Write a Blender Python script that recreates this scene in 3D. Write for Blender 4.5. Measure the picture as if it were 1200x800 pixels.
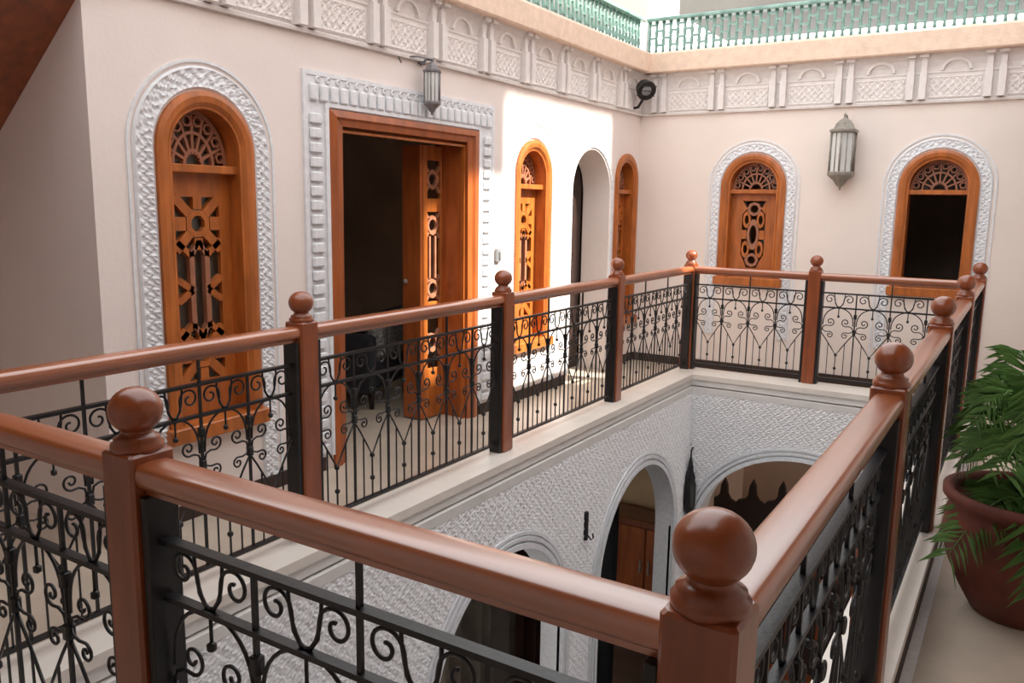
import bpy, math, random
from mathutils import Matrix, Vector
import numpy as np

# ------------------------------------------------------------------ scene
for o in list(bpy.data.objects):
    bpy.data.objects.remove(o, do_unlink=True)
scene = bpy.context.scene
COL = scene.collection
PI = math.pi
R = math.radians
random.seed(7)

# ------------------------------------------------------------------ camera
CAM_H = 1.4746
YAW, PITCH, ROLL, FOCAL_PX = 0.5576, 0.1636, 0.0155, 962.3
Fv = Vector((-math.sin(YAW)*math.cos(PITCH), math.cos(YAW)*math.cos(PITCH), -math.sin(PITCH)))
Rv0 = Vector((math.cos(YAW), math.sin(YAW), 0))
Uv0 = Rv0.cross(Fv)
Rv = Rv0*math.cos(ROLL) + Uv0*math.sin(ROLL)
Uv = -Rv0*math.sin(ROLL) + Uv0*math.cos(ROLL)
cd = bpy.data.cameras.new('camera')
cam = bpy.data.objects.new('camera', cd)
COL.objects.link(cam)
cd.sensor_fit = 'HORIZONTAL'
cd.sensor_width = 36.0
cd.lens = FOCAL_PX/1200*36
cd.clip_start = 0.02
cam.matrix_world = Matrix(((Rv.x, Uv.x, -Fv.x, 0), (Rv.y, Uv.y, -Fv.y, 0), (Rv.z, Uv.z, -Fv.z, CAM_H), (0, 0, 0, 1)))
scene.camera = cam

# ------------------------------------------------------------------ world, sun, exposure
w = bpy.data.worlds.new('world')
scene.world = w
w.use_nodes = True
bg = w.node_tree.nodes['Background']
bg.inputs['Color'].default_value = (0.965, 0.985, 1.0, 1)
bg.inputs['Strength'].default_value = 2.7
SUN = Vector((1.0, 0.25, 1.05)).normalized()          # direction towards the sun
sd = bpy.data.lights.new('sun_offscreen', 'SUN')
sd.energy = 16.0
sd.angle = R(0.6)
sd.color = (1.0, 0.93, 0.82)
so = bpy.data.objects.new('sun_offscreen', sd)
COL.objects.link(so)
so.rotation_euler = SUN.to_track_quat('Z', 'Y').to_euler()
so.location = (6, 4, 12)
vs = scene.view_settings
vs.view_transform = 'Standard'
vs.look = 'None'
vs.gamma = 1
vs.use_curve_mapping = False
vs.exposure = -0.06

# ------------------------------------------------------------------ materials
def lin(c):
    return tuple(((v/255)/12.92 if v/255 <= 0.04045 else ((v/255+0.055)/1.055)**2.4) for v in c)
MATS = {}
def mat(name, rgb, rough=0.6, var=0.08, vscale=6.0, bump=0.0, bscale=60.0, metal=0.0, coat=0.0, stretch=(1, 1, 1), rgb2=None, spec=0.5, detail=4, coat_ior=1.5, coat_rough=.2):
    m = bpy.data.materials.new(name)
    m.use_nodes = True
    nt = m.node_tree
    b = nt.nodes['Principled BSDF']
    c = lin(rgb)
    tc = nt.nodes.new('ShaderNodeTexCoord')
    mp = nt.nodes.new('ShaderNodeMapping')
    mp.inputs['Scale'].default_value = stretch
    nt.links.new(tc.outputs['Object'], mp.inputs['Vector'])
    nz = nt.nodes.new('ShaderNodeTexNoise')
    nz.inputs['Scale'].default_value = vscale
    nz.inputs['Detail'].default_value = detail
    nt.links.new(mp.outputs['Vector'], nz.inputs['Vector'])
    cr = nt.nodes.new('ShaderNodeValToRGB')
    c2 = lin(rgb2) if rgb2 else tuple(v*(1-var*2) for v in c)
    cr.color_ramp.elements[0].position = 0.3
    cr.color_ramp.elements[1].position = 0.7
    cr.color_ramp.elements[0].color = (*c2, 1)
    cr.color_ramp.elements[1].color = (*c, 1)
    nt.links.new(nz.outputs['Fac'], cr.inputs['Fac'])
    nt.links.new(cr.outputs['Color'], b.inputs['Base Color'])
    b.inputs['Roughness'].default_value = rough
    b.inputs['Metallic'].default_value = metal
    b.inputs['Coat Weight'].default_value = coat
    b.inputs['Coat Roughness'].default_value = coat_rough
    b.inputs['Coat IOR'].default_value = coat_ior
    b.inputs['Specular IOR Level'].default_value = spec
    if bump > 0:
        n2 = nt.nodes.new('ShaderNodeTexNoise')
        n2.inputs['Scale'].default_value = bscale
        n2.inputs['Detail'].default_value = 3
        nt.links.new(mp.outputs['Vector'], n2.inputs['Vector'])
        bp = nt.nodes.new('ShaderNodeBump')
        bp.inputs['Strength'].default_value = bump
        bp.inputs['Distance'].default_value = 0.01
        nt.links.new(n2.outputs['Fac'], bp.inputs['Height'])
        nt.links.new(bp.outputs['Normal'], b.inputs['Normal'])
    MATS[name] = m
    return m
mat('plaster', (237, 225, 219), 0.85, 0.03, 2.0, 0.12, 40)
mat('plaster_far', (237, 224, 215), 0.85, 0.03, 2.0, 0.12, 40)
mat('stucco', (232, 233, 236), 0.8, 0.07, 30, 0.2, 90)
mat('carved', (240, 239, 240), 0.8, 0.06, 35, 0.25, 80)
mat('cornice', (232, 225, 221), 0.8, 0.05, 20, 0.3, 60)
mat('beam_plaster', (236, 208, 186), 0.8, 0.08, 14, 0.3, 70)
mat('wood', (176, 92, 42), 0.32, 0.22, 5.0, 0.05, 40, coat=0.35, stretch=(3, 3, 0.5))
mat('wood_x', (170, 90, 42), 0.42, 0.16, 5.0, 0.03, 40, coat=1.0, stretch=(0.5, 3, 3), coat_ior=2.0, coat_rough=.24)
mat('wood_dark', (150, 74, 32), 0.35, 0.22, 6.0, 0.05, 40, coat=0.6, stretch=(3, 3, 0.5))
mat('wood_window', (190, 106, 44), 0.4, 0.2, 7.0, 0.05, 50, coat=0.15, stretch=(3, 3, 0.6))
mat('wood_lattice', (170, 112, 84), 0.5, 0.15, 12.0)
mat('iron', (26, 25, 27), 0.42, 0.2, 30, 0.1, 90, spec=0.5)
g_ = mat('glass', (205, 214, 210), 0.04, 0.03, 3)
g_.node_tree.nodes['Principled BSDF'].inputs['Transmission Weight'].default_value = 1.0
mat('coping', (233, 224, 214), 0.35, 0.05, 5, 0.05, 30)
mat('coping_face', (226, 222, 218), 0.6, 0.05, 8)
mat('skirting', (66, 48, 40), 0.7, 0.2, 8)
mat('floor_tile', (200, 184, 166), 0.3, 0.12, 3.0, 0.04, 12)
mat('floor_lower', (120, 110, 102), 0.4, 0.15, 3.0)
mat('green_glaze', (142, 178, 166), 0.3, 0.25, 9, rgb2=(92, 128, 116), coat=0.3)
mat('green_pale', (160, 205, 196), 0.35, 0.15, 9)
mat('lantern_metal', (158, 152, 142), 0.45, 0.2, 20, metal=0.2)
mat('lantern_grey', (140, 136, 138), 0.5, 0.2, 20, metal=0.2)
mat('lantern_dark', (52, 48, 46), 0.5, 0.25, 20, metal=0.4)
mat('frosted', (214, 214, 210), 0.25, 0.05, 8)
mat('terracotta', (122, 60, 44), 0.7, 0.25, 6, 0.2, 25)
mat('soil', (40, 30, 24), 0.95, 0.3, 40, 0.5, 60)
mat('leaf', (108, 148, 72), 0.5, 0.25, 10, rgb2=(70, 108, 50))
mat('room_plaster', (206, 190, 174), 0.85, 0.1, 3)
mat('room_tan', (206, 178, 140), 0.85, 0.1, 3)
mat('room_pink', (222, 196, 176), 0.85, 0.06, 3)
mat('drape_brown', (70, 40, 30), 0.9, 0.2, 5)
mat('drape_grey', (110, 102, 92), 0.9, 0.2, 5)
mat('drape_slate', (52, 54, 58), 0.9, 0.2, 5)
mat('wood_black', (48, 30, 24), 0.5, 0.2, 8)
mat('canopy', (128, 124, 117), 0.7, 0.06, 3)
mat('white_paint', (240, 240, 238), 0.5, 0.02, 3)
mat('grey_plastic', (130, 132, 134), 0.5, 0.05, 6)
mat('fabric_grey', (150, 150, 148), 0.9, 0.35, 45, detail=1)
mat('fabric_dark', (40, 42, 48), 0.9, 0.2, 20)
mat('chrome', (170, 168, 165), 0.2, 0.05, 10, metal=1.0)

# ------------------------------------------------------------------ mesh building
class MB:
    def __init__(s):
        s.v = []
        s.f = []
        s.smooth = []
    def add(s, vs_, fs, smooth=False):
        n = len(s.v)
        s.v += [tuple(p) for p in vs_]
        s.f += [tuple(i+n for i in f) for f in fs]
        s.smooth += [smooth]*len(fs)
        return s
    def box(s, x0, x1, y0, y1, z0, z1, bev=0.0):
        if bev <= 0:
            P = [(x, y, z) for z in (z0, z1) for y in (y0, y1) for x in (x0, x1)]
            return s.add(P, [(0, 2, 3, 1), (4, 5, 7, 6), (0, 1, 5, 4), (2, 6, 7, 3), (0, 4, 6, 2), (1, 3, 7, 5)])
        b = min(bev, (x1-x0)*.49, (y1-y0)*.49, (z1-z0)*.49)
        # chamfered along z edges and top/bottom rims
        def ring(z, i):
            return [(x0+b+i, y0+i, z), (x1-b-i, y0+i, z), (x1-i, y0+b+i, z), (x1-i, y1-b-i, z), (x1-b-i, y1-i, z), (x0+b+i, y1-i, z), (x0+i, y1-b-i, z), (x0+i, y0+b+i, z)]
        rings = [ring(z0, b*.7), ring(z0+b*.7, 0), ring(z1-b*.7, 0), ring(z1, b*.7)]
        V = [p for r in rings for p in r]
        Fs = [tuple(range(7, -1, -1)), tuple(range(24, 32))]
        for k in range(3):
            for i in range(8):
                j = (i+1) % 8
                Fs.append((k*8+i, k*8+j, k*8+8+j, k*8+8+i))
        return s.add(V, Fs)
    def tube(s, path, r, sides=6, closed=False, smooth=True, ry=None, up=None):
        """round/square bar along a polyline; r may be a list"""
        P = [Vector(p) for p in path]
        n = len(P)
        rs = r if isinstance(r, (list, tuple)) else [r]*n
        V, Fs = [], []
        prev = None
        for i in range(n):
            if closed:
                t = P[(i+1) % n]-P[i-1]
            else:
                t = P[min(i+1, n-1)]-P[max(i-1, 0)]
            t.normalize()
            if prev is None:
                a = Vector(up) if up else (Vector((0, 1, 0)) if abs(t.y) < 0.9 else Vector((1, 0, 0)))
            else:
                a = prev
            a = (a - t*a.dot(t))
            if a.length < 1e-6:
                a = Vector((1, 0, 0)) - t*t.x
            a.normalize()
            prev = a
            b = t.cross(a)
            for k in range(sides):
                th = 2*PI*(k+.5)/sides
                V.append(P[i] + a*(math.cos(th)*rs[i]) + b*(math.sin(th)*(ry if ry else rs[i])))
        m = n if closed else n-1
        for i in range(m):
            for k in range(sides):
                k2 = (k+1) % sides
                i2 = (i+1) % n
                Fs.append((i*sides+k, i2*sides+k, i2*sides+k2, i*sides+k2))
        if not closed:
            Fs.append(tuple(range(sides)))
            Fs.append(tuple(range((n-1)*sides+sides-1, (n-1)*sides-1, -1)))
        return s.add(V, Fs, smooth)
    def lathe(s, prof, seg=24, c=(0, 0, 0), smooth=True, rot=0.0):
        V, Fs = [], []
        for (r_, z) in prof:
            for k in range(seg):
                th = 2*PI*k/seg + rot
                V.append((c[0]+r_*math.cos(th), c[1]+r_*math.sin(th), c[2]+z))
        for i in range(len(prof)-1):
            for k in range(seg):
                k2 = (k+1) % seg
                Fs.append((i*seg+k, i*seg+k2, (i+1)*seg+k2, (i+1)*seg+k))
        Fs.append(tuple(range(seg-1, -1, -1)))
        Fs.append(tuple(range((len(prof)-1)*seg, len(prof)*seg)))
        return s.add(V, Fs, smooth)
    def prism(s, poly, y0, y1, smooth=False):
        """polygon in local x,z extruded along y"""
        n = len(poly)
        V = [(x, y0, z) for x, z in poly] + [(x, y1, z) for x, z in poly]
        Fs = [tuple(range(n)), tuple(range(2*n-1, n-1, -1))]
        for i in range(n):
            j = (i+1) % n
            Fs.append((i, n+i, n+j, j))
        return s.add(V, Fs, smooth)
    def sweep(s, path, prof, closed=False, smooth=False):
        """profile (list of (offset outward in plane, y)) swept along a path of (x,z) with normals in plane"""
        n = len(path)
        V, Fs = [], []
        for i in range(n):
            a = Vector(path[max(i-1, 0)])
            b = Vector(path[min(i+1, n-1)])
            t = (b-a).normalized()
            nrm = Vector((-t.y, t.x))
            # mitre
            if 0 < i < n-1:
                t1 = (Vector(path[i])-a).normalized()
                t2 = (b-Vector(path[i])).normalized()
                c = max(0.3, math.sqrt(max(0.0, (1+t1.dot(t2))/2)))
                nrm = nrm/c
            for (o, y) in prof:
                V.append((path[i][0]+nrm.x*o, y, path[i][1]+nrm.y*o))
        m = len(prof)
        for i in range(n-1):
            for k in range(m-1):
                Fs.append((i*m+k, i*m+k+1, (i+1)*m+k+1, (i+1)*m+k))
            Fs.append((i*m+m-1, i*m, (i+1)*m, (i+1)*m+m-1))
        Fs.append(tuple(range(m-1, -1, -1)))
        Fs.append(tuple(range((n-1)*m, n*m)))
        return s.add(V, Fs, smooth)
    def mesh(s, name, material):
        me = bpy.data.meshes.new(name)
        me.from_pydata([tuple(v) for v in s.v], [], s.f)
        me.polygons.foreach_set('use_smooth', s.smooth)
        me.materials.append(MATS[material] if isinstance(material, str) else material)
        import bmesh
        bm = bmesh.new()
        bm.from_mesh(me)
        bmesh.ops.recalc_face_normals(bm, faces=bm.faces)
        bm.to_mesh(me)
        bm.free()
        me.update()
        return me
    def build(s, name, material, parent=None, loc=(0, 0, 0), rz=0.0):
        return link(name, s.mesh(name, material), parent, loc, rz)

def link(name, me, parent=None, loc=(0, 0, 0), rz=0.0, scale=None):
    o = bpy.data.objects.new(name, me)
    COL.objects.link(o)
    o.location = loc
    o.rotation_euler = (0, 0, rz)
    if scale:
        o.scale = scale
    if parent:
        o.parent = parent
    return o
def empty(name, loc=(0, 0, 0), rz=0.0):
    o = link(name, None, None, loc, rz)
    o.empty_display_size = 0.1
    return o
def tag(o, label=None, cat=None, group=None, kind=None):
    if label:
        o['label'] = label
    if cat:
        o['category'] = cat
    if group:
        o['group'] = group
    if kind:
        o['kind'] = kind
    return o
def struct(o, label=None):
    return tag(o, label, None, None, 'structure')

# ------------------------------------------------------------------ dimensions (z = 0 is the top of the coping under the railing)
XL, XR, YN, YF = -2.618, -0.302, 0.977, 7.295      # railing centre lines
X_WALL, Y_FAR = -3.6, 8.27                        # gallery walls
X_RIGHT, Y_NEAR = 0.78, -0.75
Z_FLOOR = -0.174
Z_LOW = -3.4
XI, YI = -2.46, 7.04                              # courtyard wall faces (left, far)
XI2, YI2 = -0.45, 1.22                            # right, near
Z_COR0, Z_COR1, Z_BEAM1 = 2.42, 2.83, 3.03
TOP_LEFT = 3.03

def arc_pts(cx, cz, r, a0, a1, n):
    return [(cx+r*math.cos(a0+(a1-a0)*i/n), cz+r*math.sin(a0+(a1-a0)*i/n)) for i in range(n+1)]

def wall_mesh(x0, x1, z0, z1, th, openings, seg=20):
    """local wall: x along, front face y=0, back y=th.  openings: (xa, xb, sill, top, arched, rise)"""
    mb = MB()
    cur = x0
    def slab(a, b, za, zb):
        if b-a > 1e-4 and zb-za > 1e-4:
            mb.box(a, b, 0, th, za, zb)
    for (xa, xb, sill, top, arched, *rest) in sorted(openings):
        slab(cur, xa, z0, z1)
        slab(xa, xb, z0, sill)
        if not arched:
            slab(xa, xb, top, z1)
        else:
            r = (xb-xa)/2
            cx = (xa+xb)/2
            rise = rest[0] if rest else r
            pts = [(cx-r*math.cos(PI*i/seg), top-rise+rise*math.sin(PI*i/seg)) for i in range(seg+1)]
            for i in range(seg):
                (ax, az), (bx, bz) = pts[i], pts[i+1]
                V = [(ax, 0, az), (bx, 0, bz), (bx, 0, z1), (ax, 0, z1), (ax, th, az), (bx, th, bz), (bx, th, z1), (ax, th, z1)]
                mb.add(V, [(0, 1, 2, 3), (7, 6, 5, 4), (0, 4, 5, 1), (3, 2, 6, 7)])
        cur = xb
    slab(cur, x1, z0, z1)
    return mb

RZ_L = PI/2      # left wall: local x -> world +y, local -y -> world +x
# ------------------------------------------------------------------ gallery walls
WIN_L = [(2.51, 3.085), (5.78, 6.36), (7.69, 8.215)]
W_TOP, W_SILL_L, W_SILL_F = 2.015, 0.30, 0.77
DOOR = (3.67, 5.22)
ARCH = (6.78, 7.58)
WIN_F = [(-2.685, -2.06), (-1.05, -0.42)]
TH = 0.30
ops = [(a, b, W_SILL_L, W_TOP, True) for a, b in WIN_L] + [(DOOR[0], DOOR[1], Z_FLOOR, W_TOP, False), (ARCH[0], ARCH[1], Z_FLOOR, W_TOP, True)]
struct(wall_mesh(2.185, Y_FAR+.3, Z_FLOOR, TOP_LEFT, TH, ops).build('wall_left', 'plaster', None, (X_WALL, 0, 0), RZ_L), 'pale plaster gallery wall with the double door and three arched windows')
ops = [(a, b, W_SILL_F, W_TOP, True) for a, b in WIN_F]
struct(wall_mesh(X_WALL, X_RIGHT+.3, Z_FLOOR, TOP_LEFT, TH, ops).build('wall_far', 'plaster_far', None, (0, Y_FAR, 0)), 'pale plaster gallery wall with the hexagonal lantern between two arched windows')
# recess beside the door wall: end face turned towards the near gallery
mb = MB().box(-4.9, X_WALL-.3, 2.185, 2.485, Z_FLOOR, 2.75)
mb.box(-5.2, -4.9, -.75, 2.485, Z_FLOOR, 2.75)
struct(mb.build('wall_recess', 'plaster'), 'pale plaster end wall of the passage beside the door wall')
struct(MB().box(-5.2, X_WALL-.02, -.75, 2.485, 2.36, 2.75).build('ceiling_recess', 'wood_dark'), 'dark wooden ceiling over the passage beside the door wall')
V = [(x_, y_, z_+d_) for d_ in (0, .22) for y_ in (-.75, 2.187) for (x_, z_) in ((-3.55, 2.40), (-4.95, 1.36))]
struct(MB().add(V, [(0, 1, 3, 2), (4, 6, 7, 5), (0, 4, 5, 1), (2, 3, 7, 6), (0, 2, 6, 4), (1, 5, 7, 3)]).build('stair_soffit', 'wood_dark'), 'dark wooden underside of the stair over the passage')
# right and near walls; ceilings added out of view to shade these galleries
struct(MB().box(X_RIGHT, X_RIGHT+.25, Y_NEAR-.25, Y_FAR, Z_FLOOR, 2.75).build('wall_right', 'plaster'), 'pale plaster wall behind the potted palm')
struct(MB().box(-5.2, X_RIGHT, Y_NEAR-.25, Y_NEAR, Z_FLOOR, 2.75).build('wall_near', 'plaster'), 'pale plaster wall of the near gallery')
mb = MB().box(0.10, X_RIGHT+.25, Y_NEAR-.25, Y_FAR, 2.75, 2.95)
mb.box(X_WALL, 0.10, Y_NEAR-.25, 0.62, 2.75, 2.95)
mb.box(-.26, 0.10, 0.62, 4.2, 2.55, 2.95)  # added overhang that keeps sky light off the pot corner
mb.box(0.04, 0.20, 0.50, Y_FAR-.02, Z_COR0, Z_BEAM1)
mb.box(X_WALL, 0.04, 0.50, 0.66, Z_COR0, Z_BEAM1)
struct(mb.build('ceiling', 'wood_dark'), 'added unseen dark cedar ceiling that shades the palm-side and near galleries')
# added wall out of view, its gaps cut to shape the sun patch
X_UP = 5.0
kx = (X_UP-X_WALL)/SUN.x
dy, dz = kx*SUN.y, kx*SUN.z
def sunbox(ya, yb, za, zb):
    return (ya+dy, yb+dy, za+dz, zb+dz)
A = sunbox(4.95, 5.62, 0.35, 1.72)
B = sunbox(5.62, 6.30, -0.08, 2.36)
C_ = sunbox(7.35, 7.56, -0.08, 2.36)
GAPS = (A, B, sunbox(6.30, 6.70, -0.08, 2.36), sunbox(6.70, 7.35, -0.42, 2.36), C_)
Z_UP = 12.2
mb = MB()
ux0, ux1 = X_UP-.05, X_UP+.05
mb.box(ux0, ux1, -6, A[0], -3.5, Z_UP)
for g in GAPS:
    mb.box(ux0, ux1, g[0], g[1], -3.5, g[2])
    mb.box(ux0, ux1, g[0], g[1], g[3], Z_UP)
mb.box(ux0, ux1, C_[1], 20, -3.5, Z_UP)
struct(mb.build('wall_sun_mask', 'plaster'), 'added unseen plaster wall beyond the palm side, gapped to shape the sun patch')

# ------------------------------------------------------------------ floors, coping, skirting
mb = MB()
for (a, b, c, d) in [(-5.2, XL+.06, Y_NEAR, Y_FAR), (XR-.06, X_RIGHT, Y_NEAR, Y_FAR), (XL+.06, XR-.06, Y_NEAR, YN+.06), (XL+.06, XR-.06, YF-.06, Y_FAR)]:
    mb.box(a, b, c, d, Z_FLOOR-.1, Z_FLOOR)
struct(mb.build('floor', 'floor_tile'), 'beige polished gallery floor')
def ring_frame(mb, x0, x1, y0, y1, ix0, ix1, iy0, iy1, z0, z1):
    mb.box(x0, ix0, y0, y1, z0, z1)
    mb.box(ix1, x1, y0, y1, z0, z1)
    mb.box(ix0, ix1, y0, iy0, z0, z1)
    mb.box(ix0, ix1, iy1, y1, z0, z1)
OX0, OX1, OY0, OY1 = XL-.068, XR+.068, YN-.068, YF+.068
mb = MB()
ring_frame(mb, OX0, OX1, OY0, OY1, XI+.0, XI2, YI2, YI, -.045, 0.0)
struct(mb.build('trim_1', 'coping'), 'cream stone coping under the railings')
mb = MB()
ring_frame(mb, OX0+.02, OX1-.02, OY0+.02, OY1-.02, XI-.012, XI2+.012, YI2-.012, YI+.012, -.10, -.045)
struct(mb.build('trim_2', 'coping_face'), 'pale moulding below the coping')
mb = MB()
ring_frame(mb, OX0+.02, OX1-.02, OY0+.02, OY1-.02, XI+.008, XI2-.008, YI2+.008, YI-.008, -.165, -.112)
struct(mb.build('trim_3', 'coping_face'), 'pale lower band above the carved courtyard walls')
mb = MB()
ring_frame(mb, OX0+.004, OX1-.004, OY0+.004, OY1-.004, OX0+.03, OX1-.03, OY0+.03, OY1-.03, Z_FLOOR, -.046)
struct(mb.build('trim_4', 'skirting'), 'dark tile strip at the foot of the coping')
# wall skirtings
mb = MB()
cur = 2.185
for a, b in (DOOR, ARCH):
    mb.box(cur, a-.09, -.015, 0, Z_FLOOR, Z_FLOOR+.085)
    cur = b+.06
mb.box(cur, Y_FAR, -.015, 0, Z_FLOOR, Z_FLOOR+.085)
struct(mb.build('baseboard_left', 'skirting', None, (X_WALL, 0, 0), RZ_L), 'dark tile skirting along the door wall')
struct(MB().box(X_WALL, X_RIGHT, Y_FAR-.015, Y_FAR, Z_FLOOR, Z_FLOOR+.085).build('baseboard_far', 'skirting'), 'dark tile skirting under the lantern wall')

# ------------------------------------------------------------------ rooms behind the gallery walls
mb = MB()
mb.box(-6.8, -6.6, 2.6, 9, Z_FLOOR, 2.75)
mb.box(-6.6, X_WALL-.3, 2.5, 2.7, Z_FLOOR, 2.75)
mb.box(-6.6, X_WALL-.3, 6.45, 6.6, Z_FLOOR, 2.75)
mb.box(-6.6, X_WALL-.3, 8.6, 9, Z_FLOOR, 2.75)
mb.box(-6.8, X_WALL-.05, 2.5, 9, 2.6, 2.8)
mb.box(-6.8, X_WALL-.28, 2.5, 9, Z_FLOOR-.1, Z_FLOOR-.002)
struct(mb.build('wall_room_left', 'room_plaster'), 'dim rooms behind the double door')
mb = MB()
mb.box(X_WALL, X_RIGHT+.3, 11, 11.2, Z_FLOOR, 2.75)
mb.box(X_WALL-.2, X_WALL, Y_FAR+.3, 11.2, Z_FLOOR, 2.75)
mb.box(X_RIGHT+.3, X_RIGHT+.5, Y_FAR+.3, 11.2, Z_FLOOR, 2.75)
mb.box(X_WALL, X_RIGHT+.3, Y_FAR+.28, 11.2, 2.6, 2.8)
mb.box(X_WALL, X_RIGHT+.3, Y_FAR+.28, 11.2, Z_FLOOR-.1, Z_FLOOR)
struct(mb.build('wall_room_far', 'room_plaster'), 'dim rooms behind the lantern wall')

# ------------------------------------------------------------------ arched windows
def arch_path(xa, xb, z0, top, off=0.0, n=18):
    """path from bottom left up, over the arch, down; offset outward by off"""
    r = (xb-xa)/2+off
    cx = (xa+xb)/2
    zs = top-(xb-xa)/2
    pts = [(cx-r, z0)]
    pts += [(cx-r*math.cos(PI*i/n), zs+r*math.sin(PI*i/n)) for i in range(n+1)]
    pts += [(cx+r, z0)]
    return pts
def densify(path, step):
    out = []
    for a, b in zip(path[:-1], path[1:]):
        d = math.dist(a, b)
        k = max(1, int(round(d/step)))
        for i in range(k):
            out.append((a[0]+(b[0]-a[0])*i/k, a[1]+(b[1]-a[1])*i/k))
    out.append(path[-1])
    return out
def carved_band(path, w0, w1, y_base, depth, cell):
    """carved plaster band following a path, relief as real geometry"""
    P = densify(path, 0.011)
    nt_ = max(6, int((w1-w0)/0.011))
    mb = MB()
    V, Fs = [], []
    s = 0.0
    n = len(P)
    nr = []
    for i in range(n):
        a, b = Vector(P[max(i-2, 0)]), Vector(P[min(i+2, n-1)])
        t = (b-a).normalized()
        nr.append(Vector((-t.y, t.x)))
    for i in range(n):
        if i:
            s += math.dist(P[i], P[i-1])
        for k in range(nt_+1):
            q = k/nt_
            o = w0+(w1-w0)*q
            edge = 1.0 if (k <= 1 or k >= nt_-1) else 0.0
            u, v = s/cell*2*PI, (o-w0)/cell*2*PI
            h = math.cos(u)*math.cos(v) + .7*math.cos(2*u+1.3*math.sin(v)) * math.sin(v*1.5+.6) + .35*math.sin(3*u-v)
            h = 1/(1+math.exp(-5*h))
            h = max(h, edge)
            if k == 0 or k == nt_:
                h = -0.0
            V.append((P[i][0]+nr[i].x*o, y_base-depth*h, P[i][1]+nr[i].y*o))
    m = nt_+1
    for i in range(n-1):
        for k in range(m-1):
            Fs.append((i*m+k, i*m+k+1, (i+1)*m+k+1, (i+1)*m+k))
    mb.add(V, Fs)
    return mb

# shared fretwork pieces of the shutters
def bar2(a, b, wd, y0, y1):
    """straight flat bar from a to b (x,z)"""
    d = Vector((b[0]-a[0], b[1]-a[1])).normalized()
    n = Vector((-d.y, d.x))*wd/2
    return MB().prism([(a[0]+n.x, a[1]+n.y), (a[0]-n.x, a[1]-n.y), (b[0]-n.x, b[1]-n.y), (b[0]+n.x, b[1]+n.y)], y0, y1)
def poly_ring(cx, cz, r, wd, n, y0, y1, sx=1.0, sz=1.0, rot=0.0):
    mb = MB()
    for i in range(n):
        a0, a1 = 2*PI*i/n+rot, 2*PI*(i+1)/n+rot
        def q(a, rr):
            return (cx+rr*math.cos(a)*sx, cz+rr*math.sin(a)*sz)
        mb.prism([q(a0, r-wd), q(a0, r), q(a1, r), q(a1, r-wd)], y0, y1)
    return mb

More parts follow.
